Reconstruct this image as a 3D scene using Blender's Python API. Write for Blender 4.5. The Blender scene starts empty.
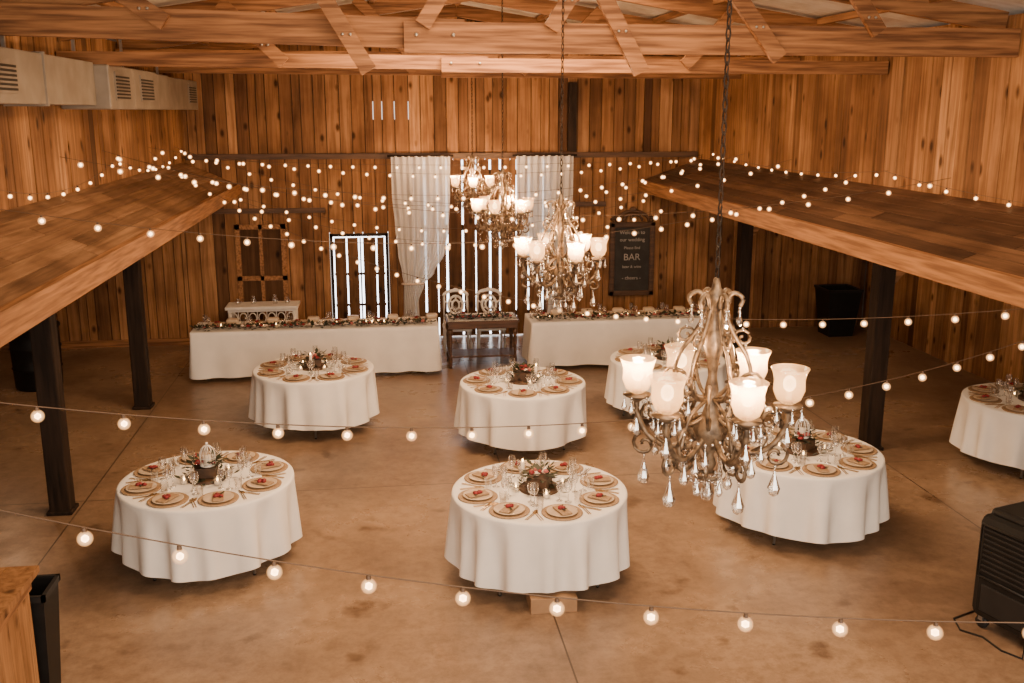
import bpy, bmesh, math, random
from mathutils import Vector, Matrix
random.seed(7)
S = bpy.context.scene
COL = S.collection

# ------------------------------------------------------------------ materials
def new_mat(name):
    m = bpy.data.materials.new(name); m.use_nodes = True
    nt = m.node_tree; nt.nodes.clear()
    out = nt.nodes.new('ShaderNodeOutputMaterial')
    return m, nt, out

def simple(name, c1, c2=None, rough=0.6, metal=0.0, scale=8.0, bump=0.0, trans=0.0, stretch=(1,1,1), spec=0.5):
    m, nt, out = new_mat(name)
    b = nt.nodes.new('ShaderNodeBsdfPrincipled')
    b.inputs['Roughness'].default_value = rough
    b.inputs['Metallic'].default_value = metal
    b.inputs['Transmission Weight'].default_value = trans
    b.inputs['Specular IOR Level'].default_value = spec
    tc = nt.nodes.new('ShaderNodeTexCoord')
    mp = nt.nodes.new('ShaderNodeMapping'); mp.inputs['Scale'].default_value = stretch
    n = nt.nodes.new('ShaderNodeTexNoise'); n.inputs['Scale'].default_value = scale; n.inputs['Detail'].default_value = 6
    r = nt.nodes.new('ShaderNodeValToRGB')
    c2 = c2 or tuple(c*0.8 for c in c1)
    r.color_ramp.elements[0].position = 0.35; r.color_ramp.elements[1].position = 0.65
    r.color_ramp.elements[0].color = (*c2, 1); r.color_ramp.elements[1].color = (*c1, 1)
    L = nt.links.new
    L(tc.outputs['Object'], mp.inputs[0]); L(mp.outputs[0], n.inputs['Vector']); L(n.outputs['Fac'], r.inputs[0])
    L(r.outputs[0], b.inputs['Base Color'])
    if bump > 0:
        bp = nt.nodes.new('ShaderNodeBump'); bp.inputs['Strength'].default_value = bump; bp.inputs['Distance'].default_value = 0.01
        L(n.outputs['Fac'], bp.inputs['Height']); L(bp.outputs[0], b.inputs['Normal'])
    L(b.outputs[0], out.inputs[0])
    return m

def board_mat(name, cols, grain=(16, 16, 0.8), rough=0.72, knots=True):
    """wood boards; per-board variation through the face attribute 'rnd'"""
    m, nt, out = new_mat(name); L = nt.links.new
    b = nt.nodes.new('ShaderNodeBsdfPrincipled'); b.inputs['Roughness'].default_value = rough
    b.inputs['Specular IOR Level'].default_value = 0.2
    at = nt.nodes.new('ShaderNodeAttribute'); at.attribute_name = 'rnd'
    tc = nt.nodes.new('ShaderNodeTexCoord')
    off = nt.nodes.new('ShaderNodeVectorMath'); off.operation = 'MULTIPLY_ADD'
    cx = nt.nodes.new('ShaderNodeCombineXYZ')
    for i in range(3): L(at.outputs['Fac'], cx.inputs[i])
    L(cx.outputs[0], off.inputs[0]); off.inputs[1].default_value = (37, 53, 71); L(tc.outputs['Object'], off.inputs[2])
    mp = nt.nodes.new('ShaderNodeMapping'); mp.inputs['Scale'].default_value = grain
    L(off.outputs[0], mp.inputs[0])
    n = nt.nodes.new('ShaderNodeTexNoise'); n.inputs['Scale'].default_value = 1.0; n.inputs['Detail'].default_value = 9
    n.inputs['Distortion'].default_value = 0.5; n.inputs['Roughness'].default_value = .62
    L(mp.outputs[0], n.inputs['Vector'])
    base = nt.nodes.new('ShaderNodeValToRGB')
    el = base.color_ramp.elements
    el[0].position = 0; el[0].color = (*cols[0], 1); el[1].position = 1; el[1].color = (*cols[-1], 1)
    for i, c in enumerate(cols[1:-1]):
        e = el.new((i+1)/(len(cols)-1)); e.color = (*c, 1)
    L(at.outputs['Fac'], base.inputs[0])
    gr = nt.nodes.new('ShaderNodeValToRGB')
    gr.color_ramp.elements[0].position = 0.34; gr.color_ramp.elements[0].color = (0.55, 0.50, 0.46, 1)
    gr.color_ramp.elements[1].position = 0.64; gr.color_ramp.elements[1].color = (1.18, 1.15, 1.12, 1)
    L(n.outputs['Fac'], gr.inputs[0])
    mx = nt.nodes.new('ShaderNodeMix'); mx.data_type = 'RGBA'; mx.blend_type = 'MULTIPLY'; mx.inputs[0].default_value = 1
    L(base.outputs[0], mx.inputs[6]); L(gr.outputs[0], mx.inputs[7])
    last = mx.outputs[2]
    n2 = nt.nodes.new('ShaderNodeTexNoise'); n2.inputs['Scale'].default_value = 1.3; n2.inputs['Detail'].default_value = 4
    L(tc.outputs['Object'], n2.inputs['Vector'])
    r2 = nt.nodes.new('ShaderNodeValToRGB')
    r2.color_ramp.elements[0].position = 0.35; r2.color_ramp.elements[0].color = (0.6, 0.56, 0.53, 1)
    r2.color_ramp.elements[1].position = 0.6; r2.color_ramp.elements[1].color = (1, 1, 1, 1)
    L(n2.outputs['Fac'], r2.inputs[0])
    m2 = nt.nodes.new('ShaderNodeMix'); m2.data_type = 'RGBA'; m2.blend_type = 'MULTIPLY'; m2.inputs[0].default_value = 1
    L(last, m2.inputs[6]); L(r2.outputs[0], m2.inputs[7]); last = m2.outputs[2]
    if knots:
        v = nt.nodes.new('ShaderNodeTexVoronoi'); v.inputs['Scale'].default_value = 1.0
        mk = nt.nodes.new('ShaderNodeMapping'); mk.inputs['Scale'].default_value = tuple(4.6 if g > 2 else 2.4 for g in grain)
        L(off.outputs[0], mk.inputs[0]); L(mk.outputs[0], v.inputs['Vector'])
        rk = nt.nodes.new('ShaderNodeValToRGB')
        rk.color_ramp.elements[0].position = 0.08; rk.color_ramp.elements[0].color = (0.12, 0.08, 0.06, 1)
        rk.color_ramp.elements[1].position = 0.21; rk.color_ramp.elements[1].color = (1, 1, 1, 1)
        L(v.outputs['Distance'], rk.inputs[0])
        m3 = nt.nodes.new('ShaderNodeMix'); m3.data_type = 'RGBA'; m3.blend_type = 'MULTIPLY'; m3.inputs[0].default_value = 0.9
        L(last, m3.inputs[6]); L(rk.outputs[0], m3.inputs[7]); last = m3.outputs[2]
    L(last, b.inputs['Base Color'])
    bp = nt.nodes.new('ShaderNodeBump'); bp.inputs['Strength'].default_value = 0.25; bp.inputs['Distance'].default_value = 0.008
    L(n.outputs['Fac'], bp.inputs['Height']); L(bp.outputs[0], b.inputs['Normal'])
    L(b.outputs[0], out.inputs[0])
    return m

def emit(name, col, s):
    m, nt, out = new_mat(name)
    e = nt.nodes.new('ShaderNodeEmission'); e.inputs[0].default_value = (*col, 1); e.inputs[1].default_value = s
    nt.links.new(e.outputs[0], out.inputs[0]); return m

def halo_globe(name, col, s, k):
    """globe of a lit bulb with a painted soft halo: emission fading towards the rim"""
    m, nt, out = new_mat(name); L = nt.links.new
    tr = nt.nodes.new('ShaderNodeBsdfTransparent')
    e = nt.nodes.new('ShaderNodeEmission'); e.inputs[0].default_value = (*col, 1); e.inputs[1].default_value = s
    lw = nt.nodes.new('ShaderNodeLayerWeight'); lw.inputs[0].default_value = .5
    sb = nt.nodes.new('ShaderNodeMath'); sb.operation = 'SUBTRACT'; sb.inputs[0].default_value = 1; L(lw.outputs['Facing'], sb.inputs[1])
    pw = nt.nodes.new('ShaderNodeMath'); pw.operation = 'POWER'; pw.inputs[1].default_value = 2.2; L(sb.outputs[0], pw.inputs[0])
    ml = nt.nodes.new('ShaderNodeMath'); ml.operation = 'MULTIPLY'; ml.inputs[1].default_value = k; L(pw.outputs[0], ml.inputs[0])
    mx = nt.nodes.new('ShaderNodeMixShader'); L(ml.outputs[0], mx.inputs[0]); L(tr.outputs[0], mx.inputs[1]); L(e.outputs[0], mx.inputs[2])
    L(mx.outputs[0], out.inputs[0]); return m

def glassy(name, col=(1, 1, 1), t=0.8):
    m, nt, out = new_mat(name); L = nt.links.new
    tr = nt.nodes.new('ShaderNodeBsdfTransparent'); tr.inputs[0].default_value = (*col, 1)
    gl = nt.nodes.new('ShaderNodeBsdfGlossy'); gl.inputs['Roughness'].default_value = 0.08
    lw = nt.nodes.new('ShaderNodeLayerWeight'); lw.inputs[0].default_value = 0.35
    mr = nt.nodes.new('ShaderNodeMapRange'); mr.inputs[3].default_value = 1-t; mr.inputs[4].default_value = 0.95
    mx = nt.nodes.new('ShaderNodeMixShader')
    L(lw.outputs['Facing'], mr.inputs[0]); L(mr.outputs[0], mx.inputs[0]); L(tr.outputs[0], mx.inputs[1]); L(gl.outputs[0], mx.inputs[2])
    L(mx.outputs[0], out.inputs[0]); return m

def cloth_mat(name, col, transl=0.25, transp=0.0):
    m, nt, out = new_mat(name); L = nt.links.new
    d = nt.nodes.new('ShaderNodeBsdfDiffuse'); t = nt.nodes.new('ShaderNodeBsdfTranslucent')
    n = nt.nodes.new('ShaderNodeTexNoise'); n.inputs['Scale'].default_value = 5; n.inputs['Detail'].default_value = 4
    tc = nt.nodes.new('ShaderNodeTexCoord'); L(tc.outputs['Object'], n.inputs['Vector'])
    r = nt.nodes.new('ShaderNodeValToRGB')
    r.color_ramp.elements[0].position = .3; r.color_ramp.elements[1].position = .7
    r.color_ramp.elements[0].color = (*[c*0.93 for c in col], 1); r.color_ramp.elements[1].color = (*col, 1)
    L(n.outputs['Fac'], r.inputs[0]); L(r.outputs[0], d.inputs[0]); L(r.outputs[0], t.inputs[0])
    mx = nt.nodes.new('ShaderNodeMixShader'); mx.inputs[0].default_value = transl
    L(d.outputs[0], mx.inputs[1]); L(t.outputs[0], mx.inputs[2]); last = mx.outputs[0]
    if transp > 0:
        tp = nt.nodes.new('ShaderNodeBsdfTransparent'); m2 = nt.nodes.new('ShaderNodeMixShader'); m2.inputs[0].default_value = transp
        L(last, m2.inputs[1]); L(tp.outputs[0], m2.inputs[2]); last = m2.outputs[0]
    L(last, out.inputs[0]); return m

def floor_mat():
    m, nt, out = new_mat('concrete_floor'); L = nt.links.new
    b = nt.nodes.new('ShaderNodeBsdfPrincipled')
    tc = nt.nodes.new('ShaderNodeTexCoord')
    n = nt.nodes.new('ShaderNodeTexNoise'); n.inputs['Scale'].default_value = 0.5; n.inputs['Detail'].default_value = 12; n.inputs['Roughness'].default_value = 0.64
    n.inputs['Distortion'].default_value = .3
    L(tc.outputs['Object'], n.inputs['Vector'])
    r = nt.nodes.new('ShaderNodeValToRGB'); el = r.color_ramp.elements
    el[0].position = .34; el[0].color = (0.155, 0.099, 0.064, 1)
    el[1].position = .66; el[1].color = (0.345, 0.235, 0.152, 1)
    e = el.new(.5); e.color = (0.25, 0.165, 0.106, 1)
    L(n.outputs['Fac'], r.inputs[0])
    n2 = nt.nodes.new('ShaderNodeTexNoise'); n2.inputs['Scale'].default_value = 8; n2.inputs['Detail'].default_value = 10; n2.inputs['Roughness'].default_value = .78
    L(tc.outputs['Object'], n2.inputs['Vector'])
    r2 = nt.nodes.new('ShaderNodeValToRGB')
    r2.color_ramp.elements[0].position = .36; r2.color_ramp.elements[0].color = (.72, .69, .66, 1)
    r2.color_ramp.elements[1].position = .58; r2.color_ramp.elements[1].color = (1.06, 1.06, 1.06, 1)
    L(n2.outputs['Fac'], r2.inputs[0])
    mx = nt.nodes.new('ShaderNodeMix'); mx.data_type = 'RGBA'; mx.blend_type = 'MULTIPLY'; mx.inputs[0].default_value = 1
    L(r.outputs[0], mx.inputs[6]); L(r2.outputs[0], mx.inputs[7])
    v = nt.nodes.new('ShaderNodeTexNoise'); v.inputs['Scale'].default_value = 2.6; v.inputs['Detail'].default_value = 6
    L(tc.outputs['Object'], v.inputs['Vector'])
    rv = nt.nodes.new('ShaderNodeValToRGB')
    rv.color_ramp.elements[0].position = .28; rv.color_ramp.elements[0].color = (.5, .46, .43, 1)
    rv.color_ramp.elements[1].position = .38; rv.color_ramp.elements[1].color = (1, 1, 1, 1)
    L(v.outputs['Fac'], rv.inputs[0])
    ms = nt.nodes.new('ShaderNodeMix'); ms.data_type = 'RGBA'; ms.blend_type = 'MULTIPLY'; ms.inputs[0].default_value = 1
    L(mx.outputs[2], ms.inputs[6]); L(rv.outputs[0], ms.inputs[7])
    sp = nt.nodes.new('ShaderNodeSeparateXYZ'); L(tc.outputs['Object'], sp.inputs[0])
    def joint(sock, origin, period):
        a = nt.nodes.new('ShaderNodeMath'); a.operation = 'SUBTRACT'; L(sock, a.inputs[0]); a.inputs[1].default_value = origin - period/2
        w = nt.nodes.new('ShaderNodeMath'); w.operation = 'WRAP'; L(a.outputs[0], w.inputs[0]); w.inputs[1].default_value = period/2; w.inputs[2].default_value = -period/2
        ab = nt.nodes.new('ShaderNodeMath'); ab.operation = 'ABSOLUTE'; L(w.outputs[0], ab.inputs[0])
        g = nt.nodes.new('ShaderNodeMath'); g.operation = 'GREATER_THAN'; L(ab.outputs[0], g.inputs[0]); g.inputs[1].default_value = period/2-0.007
        return g.outputs[0]
    j1 = joint(sp.outputs[0], 1.3, 4.4); j2 = joint(sp.outputs[1], 5.0, 5.2)
    mxj = nt.nodes.new('ShaderNodeMath'); mxj.operation = 'MAXIMUM'; L(j1, mxj.inputs[0]); L(j2, mxj.inputs[1])
    m2 = nt.nodes.new('ShaderNodeMix'); m2.data_type = 'RGBA'; L(mxj.outputs[0], m2.inputs[0]); L(ms.outputs[2], m2.inputs[6]); m2.inputs[7].default_value = (.06, .038, .025, 1)
    L(m2.outputs[2], b.inputs['Base Color'])
    rr = nt.nodes.new('ShaderNodeMapRange'); rr.inputs[1].default_value = .35; rr.inputs[2].default_value = .65; rr.inputs[3].default_value = .40; rr.inputs[4].default_value = .22
    L(n.outputs['Fac'], rr.inputs[0]); L(rr.outputs[0], b.inputs['Roughness'])
    bp = nt.nodes.new('ShaderNodeBump'); bp.inputs['Strength'].default_value = .05; bp.inputs['Distance'].default_value = .01
    L(n2.outputs['Fac'], bp.inputs['Height']); L(bp.outputs[0], b.inputs['Normal'])
    L(b.outputs[0], out.inputs[0]); return m

WALLC = [(0.10, 0.049, 0.023), (0.37, 0.19, 0.079), (0.20, 0.098, 0.043), (0.50, 0.275, 0.125), (0.27, 0.133, 0.056), (0.42, 0.22, 0.092)]
M_WALL = board_mat('barn_boards_vertical', WALLC)
M_WALLD = board_mat('barn_boards_dark', [tuple(v*.5 for v in c) for c in WALLC])
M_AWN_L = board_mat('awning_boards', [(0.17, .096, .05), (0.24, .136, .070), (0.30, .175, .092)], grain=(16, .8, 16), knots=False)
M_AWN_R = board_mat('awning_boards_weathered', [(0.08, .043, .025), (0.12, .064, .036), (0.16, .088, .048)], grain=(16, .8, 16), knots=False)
M_BEAMX = simple('beam_wood', (0.35, 0.165, 0.066), (0.12, 0.051, 0.021), .65, scale=3.2, stretch=(.5, 9, 9), bump=.4, spec=.25)
M_BEAMY = simple('beam_wood_long', (0.36, 0.175, 0.07), (0.16, 0.072, 0.029), .65, scale=3.2, stretch=(9, .5, 9), bump=.4, spec=.25)
M_POST = simple('dark_post_wood', (0.028, 0.016, 0.010), (0.010, 0.006, 0.004), .7, scale=3, stretch=(8, 8, .7), bump=.3, spec=.2)
M_RAIL = simple('rail_wood', (0.10, 0.047, 0.021), (0.045, 0.021, 0.010), .6, scale=3, stretch=(.7, 8, 8), bump=.3)
M_ROOF = simple('corrugated_metal', (0.74, 0.69, 0.62), (0.46, 0.38, 0.30), .45, .1, scale=2)
M_DARK = simple('ceiling_and_backing', (0.05, .028, .016), None, .8)
M_FLOOR = floor_mat()
M_LINEN = cloth_mat('white_linen', (0.90, 0.865, 0.81), .08)
M_CURT = cloth_mat('sheer_curtain', (0.92, 0.90, 0.87), .4, .1)
M_STEEL = simple('leg_metal', (.45, .42, .38), None, .4, .8)
M_CHARGER = simple('woven_charger', (.38, .25, .145), (.25, .16, .085), .6, scale=60, bump=.3)
M_PLATE = simple('cream_plate', (.55, .43, .31), (.47, .36, .255), .35)
M_RED = simple('burgundy', (.28, .015, .02), (.13, .008, .012), .6, scale=40)
M_CUT = simple('gold_cutlery', (.5, .32, .15), None, .3, .9)
M_GLASS = glassy('clear_glass')
M_LEAF = simple('greenery', (.03, .04, .016), (.012, .015, .008), .6, scale=30)
M_CREAM = simple('cream_petals', (.75, .62, .52), (.6, .45, .36), .7, scale=40)
M_PINK = simple('pink_petals', (.50, .17, .15), (.35, .08, .08), .7, scale=40)
M_SLICE = simple('wood_slice', (.09, .045, .022), (.04, .02, .01), .6, scale=14)
M_FLAME = emit('candle_flame', (1, .55, .2), 25)
M_WAX = simple('wax', (.85, .75, .6), None, .5)
M_WHITE = simple('white_paint', (.8, .77, .72), (.7, .66, .6), .5)
M_BLACK = simple('black_plastic', (.008, .008, .008), (.005, .005, .005), .5, spec=.3)
M_GREY = simple('dark_grey_plastic', (.016, .015, .015), None, .5, spec=.3)
M_DUCT = simple('duct_painted_metal', (.27, .23, .18), (.20, .165, .125), .5, .1, scale=4)
M_IRON = simple('antique_bronze', (.25, .175, .11), (.06, .04, .025), .4, .5, scale=26)
M_BULB = emit('bulb_glow', (1, .58, .28), 30)
M_HALO = halo_globe('bulb_globe_halo', (1, .50, .20), 3.2, .75)
M_CBULB = emit('chandelier_bulb', (1, .58, .26), 30)
M_WIRE = simple('cable', (.08, .045, .025), None, .6)
M_CHALK = simple('chalkboard', (.022, .02, .018), (.035, .032, .03), .8, scale=5)
M_DWOOD = simple('dark_table_wood', (.10, .045, .02), (.045, .02, .01), .4, scale=4, stretch=(1, 8, 8))
M_BARW = board_mat('bar_boards', [(.34, .18, .075), (.44, .24, .105), (.27, .14, .06)])
M_CARD = simple('cardboard', (.36, .21, .11), None, .8)
M_DAYGLOW = emit('daylight_glow_sheet', (.98, .97, 1.0), 7.0)  # added emissive sheet, stands in for daylight outside the slits

def shade_mat():
    m, nt, out = new_mat('frosted_glass_shade'); L = nt.links.new
    t = nt.nodes.new('ShaderNodeBsdfTranslucent'); t.inputs[0].default_value = (.95, .75, .5, 1)
    tr = nt.nodes.new('ShaderNodeBsdfTransparent')
    gl = nt.nodes.new('ShaderNodeBsdfGlossy'); gl.inputs[1].default_value = .15
    a = nt.nodes.new('ShaderNodeMixShader'); a.inputs[0].default_value = .7
    b = nt.nodes.new('ShaderNodeMixShader'); b.inputs[0].default_value = .12
    e = nt.nodes.new('ShaderNodeEmission'); e.inputs[0].default_value = (1, .46, .15, 1); e.inputs[1].default_value = .55
    ad = nt.nodes.new('ShaderNodeAddShader')
    L(t.outputs[0], a.inputs[1]); L(tr.outputs[0], a.inputs[2]); L(a.outputs[0], b.inputs[1]); L(gl.outputs[0], b.inputs[2])
    L(b.outputs[0], ad.inputs[0]); L(e.outputs[0], ad.inputs[1]); L(ad.outputs[0], out.inputs[0]); return m
M_SHADE = shade_mat()
M_CRYS = glassy('crystal', (1, .96, .9), .55)

# ------------------------------------------------------------------ mesh builder
_ico = {}
def ico(sub):
    if sub not in _ico:
        bm = bmesh.new(); bmesh.ops.create_icosphere(bm, subdivisions=sub, radius=1)
        bm.verts.index_update()
        _ico[sub] = ([v.co.copy() for v in bm.verts], [[v.index for v in f.verts] for f in bm.faces]); bm.free()
    return _ico[sub]

class MB:
    def __init__(s):
        s.v = []; s.f = []; s.m = []; s.sm = []; s.r = []; s.mats = []; s.M = Matrix.Identity(4); s.rnd = 0.5
    def mi(s, mat):
        if mat not in s.mats: s.mats.append(mat)
        return s.mats.index(mat)
    def add(s, verts, faces, mat, smooth=False):
        o = len(s.v); k = s.mi(mat)
        s.v += [s.M @ Vector(v) for v in verts]
        for f in faces:
            s.f.append([i+o for i in f]); s.m.append(k); s.sm.append(smooth); s.r.append(s.rnd)
    def box(s, lo, hi, mat):
        x0, y0, z0 = lo; x1, y1, z1 = hi
        s.add([(x0, y0, z0), (x1, y0, z0), (x1, y1, z0), (x0, y1, z0), (x0, y0, z1), (x1, y0, z1), (x1, y1, z1), (x0, y1, z1)],
              [(0, 3, 2, 1), (4, 5, 6, 7), (0, 1, 5, 4), (1, 2, 6, 5), (2, 3, 7, 6), (3, 0, 4, 7)], mat)
    def bbox(s, lo, hi, mat, bev=.01):
        bm = bmesh.new(); bmesh.ops.create_cube(bm, size=1)
        for v in bm.verts: v.co = Vector([lo[i]+(v.co[i]+.5)*(hi[i]-lo[i]) for i in range(3)])
        bmesh.ops.bevel(bm, geom=bm.edges[:], offset=bev, segments=2, affect='EDGES', profile=.5)
        bm.verts.index_update()
        s.add([v.co.copy() for v in bm.verts], [[v.index for v in f.verts] for f in bm.faces], mat); bm.free()
    def beam(s, p0, p1, w, h, mat, side=None):
        p0 = Vector(p0); p1 = Vector(p1); d = (p1-p0).normalized()
        side = Vector(side) if side else (Vector((0, 0, 1)).cross(d) if abs(d.z) < .99 else Vector((1, 0, 0)))
        side.normalize(); up = d.cross(side).normalized()
        vs = []
        for p in (p0, p1):
            for a, b in ((-1, -1), (1, -1), (1, 1), (-1, 1)):
                vs.append(p+side*a*w/2+up*b*h/2)
        s.add(vs, [(3, 2, 1, 0), (4, 5, 6, 7), (0, 1, 5, 4), (1, 2, 6, 5), (2, 3, 7, 6), (3, 0, 4, 7)], mat)
    def lathe(s, prof, c, mat, n=20, smooth=True, caps=False):
        vs = []; fs = []
        for r, z in prof:
            for i in range(n):
                a = 2*math.pi*i/n; vs.append((c[0]+r*math.cos(a), c[1]+r*math.sin(a), c[2]+z))
        for j in range(len(prof)-1):
            for i in range(n):
                i2 = (i+1) % n
                fs.append((j*n+i, j*n+i2, (j+1)*n+i2, (j+1)*n+i))
        if caps:
            fs.append(tuple(range(n))[::-1]); fs.append(tuple((len(prof)-1)*n+i for i in range(n)))
        s.add(vs, fs, mat, smooth)
    def tube(s, pts, r, mat, n=6):
        pts = [Vector(p) for p in pts]; vs = []; fs = []
        for i, p in enumerate(pts):
            d = (pts[min(i+1, len(pts)-1)]-pts[max(i-1, 0)]).normalized()
            a = d.cross(Vector((0, 0, 1)))
            if a.length < .1: a = d.cross(Vector((0, 1, 0)))
            a.normalize(); b = d.cross(a).normalized()
            rr = r[i] if isinstance(r, (list, tuple)) else r
            for k in range(n):
                t = 2*math.pi*k/n; vs.append(p+(a*math.cos(t)+b*math.sin(t))*rr)
        for j in range(len(pts)-1):
            for k in range(n):
                k2 = (k+1) % n; fs.append((j*n+k, j*n+k2, (j+1)*n+k2, (j+1)*n+k))
        fs.append(tuple(range(n))[::-1]); fs.append(tuple((len(pts)-1)*n+k for k in range(n)))
        s.add(vs, fs, mat, True)
    def sph(s, c, r, mat, sub=2, sc=(1, 1, 1)):
        vs, fs = ico(sub); c = Vector(c)
        s.add([c+Vector((v.x*r*sc[0], v.y*r*sc[1], v.z*r*sc[2])) for v in vs], fs, mat, True)
    def build(s, name, parent=None, attr=False):
        me = bpy.data.meshes.new(name)
        me.from_pydata([tuple(v) for v in s.v], [], s.f)
        for m in s.mats: me.materials.append(m)
        me.polygons.foreach_set('material_index', s.m)
        me.polygons.foreach_set('use_smooth', s.sm)
        if attr:
            a = me.attributes.new('rnd', 'FLOAT', 'FACE'); a.data.foreach_set('value', s.r)
        me.update()
        ob = bpy.data.objects.new(name, me); COL.objects.link(ob)
        if parent: ob.parent = parent
        return ob

def inst(ob_data, name, loc, rot=0.0, parent=None):
    o = bpy.data.objects.new(name, ob_data); COL.objects.link(o)
    o.location = loc; o.rotation_euler = (0, 0, rot)
    if parent: o.parent = parent
    return o

# ------------------------------------------------------------------ room dimensions
XL, XR = -3.15, 5.65          # nave (upper) walls
AL, AR = -7.5, 9.0            # outer aisle walls
YB, YF = 17.4, -2.0
ZE, ZR, XC = 4.78, 5.5, 1.25  # eave, ridge
def roofz(x): return ZR-(ZR-ZE)*abs(x-XC)/(XR-XC)

mb = MB(); mb.box((AL-.2, YF, -.12), (AR+.2, YB+.25, 0), M_FLOOR); mb.build('floor')

# ---- back wall, real boards
mb = MB()
def boards_x(x0, x1, zlo, zhi, y, mat, gaps=()):
    x = x0
    while x < x1-.01:
        w = min(random.uniform(.13, .25), x1-x)
        if x1-(x+w) < .06: w = x1-x
        mb.rnd = random.random()
        top = zhi(x+w/2) if callable(zhi) else zhi
        mb.box((x+.006, y-random.uniform(.0, .018), zlo), (x+w-.008, y+.03, top), mat)
        x += w
DX0, DX1, DZ1 = 0.62, 2.95, 3.12
WX0, WX1, WZ0, WZ1 = -.84, .16, .12, 1.88
boards_x(XL-.1, XR+.1, 3.2, lambda x: roofz(x)-.02, YB, M_WALL)
boards_x(XL-.1, WX0, 0, 3.2, YB, M_WALL)
boards_x(WX0, WX1, WZ1, 3.2, YB, M_WALL); boards_x(WX0, WX1, 0, WZ0, YB, M_WALL)
boards_x(WX1, DX0, 0, 3.2, YB, M_WALL)
boards_x(DX0, DX1, DZ1, 3.2, YB, M_WALL)
boards_x(DX1, XR+.1, 0, 3.2, YB, M_WALL)
boards_x(AL, XL-.1, 0, 3.05, YB, M_WALL); boards_x(XR+.1, AR, 0, 3.05, YB, M_WALL)
bk = YB+.05
for lo, hi in (((AL-.15, 0), (WX0-.02, 3.3)), ((WX0-.02, WZ1+.02), (WX1+.02, 3.3)), ((WX0-.02, 0), (WX1+.02, WZ0-.02)),
               ((WX1+.02, 0), (DX0-.02, 3.3)), ((DX0-.02, DZ1+.02), (DX1+.02, 3.3)), ((DX1+.02, 0), (AR+.15, 3.3)),
               ((XL-.2, 3.3), (-.1, 5.4)), ((-.1, 3.3), (.75, 3.8)), ((-.1, 4.1), (.75, 5.5)), ((.75, 3.3), (XR+.2, 5.5))):
    mb.box((lo[0], bk, lo[1]), (hi[0], bk+.02, hi[1]), M_DARK)  # added dark backing, stops daylight leaking through the board gaps
mb.build('wall_back', attr=True)

mb = MB()
mb.box((XL+.02, YB-.1, 3.15), (XR-.02, YB-.019, 3.24), M_RAIL)
mb.box((XL+.02, YB-.07, 2.25), (-.9, YB-.019, 2.33), M_RAIL)
mb.box((3.02, YB-.07, 2.30), (4.0, YB-.019, 2.38), M_RAIL)
mb.box((3.3, YB-.12, 3.25), (3.44, YB-.019, 4.42), M_POST)
mb.box((AL+.05, YB-.05, 0), (WX0-.05, YB-.019, .12), M_BEAMX)
mb.build('trim_1')

# ---- door_1: slatted board door, added glowing sheet behind the slats in place of daylight
mb = MB()
x = DX0
ws = [.17, .19, .13, .24, .20, .22, .14, .26, .19, .22, .15, .2]
gs = [.03, .018, .035, .03, .02, .034, .03, .02, .03, .034, .02, .0]
for w, g in zip(ws, gs):
    if x+w > DX1: w = DX1-x
    if w <= 0: break
    mb.rnd = random.random()*.5
    mb.box((x, YB-.01, .02), (x+w, YB+.03, DZ1), M_WALLD); x += w+g*1.15
for z in (.35, 1.9, 2.85): mb.box((DX0+.01, YB+.031, z), (DX1-.01, YB+.05, z+.1), M_POST)
mb.box((DX0, YB+.08, .02), (DX1, YB+.09, DZ1), M_DAYGLOW)
mb.build('door_1', attr=True)

# ---- window_1
mb = MB()
mb.box((WX0, YB-.04, WZ0), (WX0+.05, YB+.03, WZ1), M_POST); mb.box((WX1-.05, YB-.04, WZ0), (WX1, YB+.03, WZ1), M_POST)
mb.box((WX0, YB-.04, WZ1-.05), (WX1, YB+.03, WZ1), M_POST); mb.box((WX0, YB-.04, WZ0), (WX1, YB+.03, WZ0+.05), M_POST)
for a, b in ((-.765, -.57), (-.545, -.36), (-.335, -.31), (-.275, -.06), (-.035, .085)):
    mb.rnd = random.random()*.4; mb.box((a, YB-.005, WZ0+.07), (b, YB+.02, WZ1-.075), M_WALLD)
for z in (.6, 1.15): mb.box((WX0+.06, YB+.02, z), (WX1-.06, YB+.04, z+.04), M_POST)
mb.box((WX0, YB+.08, WZ0), (WX1, YB+.09, WZ1), M_DAYGLOW)  # added glowing sheet behind the window, imitates daylight
mb.build('window_1', attr=True)

# ---- panelled door leaf on the left of the back wall
mb = MB()
a0, a1, b0, b1, yy = -2.42, -1.58, .3, 2.06, YB-.02
for lo, hi in (((a0, b0), (a0+.08, b1)), ((a1-.08, b0), (a1, b1)), ((a0, b1-.08), (a1, b1)), ((a0, b0), (a1, b0+.12)), ((a0, 1.1), (a1, 1.18)), ((-2.03, b0), (-1.97, b1))):
    mb.box((lo[0], yy-.045, lo[1]), (hi[0], yy, hi[1]), M_BEAMY)
mb.rnd = .4
mb.box((a0+.02, yy-.012, b0+.02), (a1-.02, yy-.001, b1-.02), M_WALLD)
mb.build('door_2', attr=True)

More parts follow.
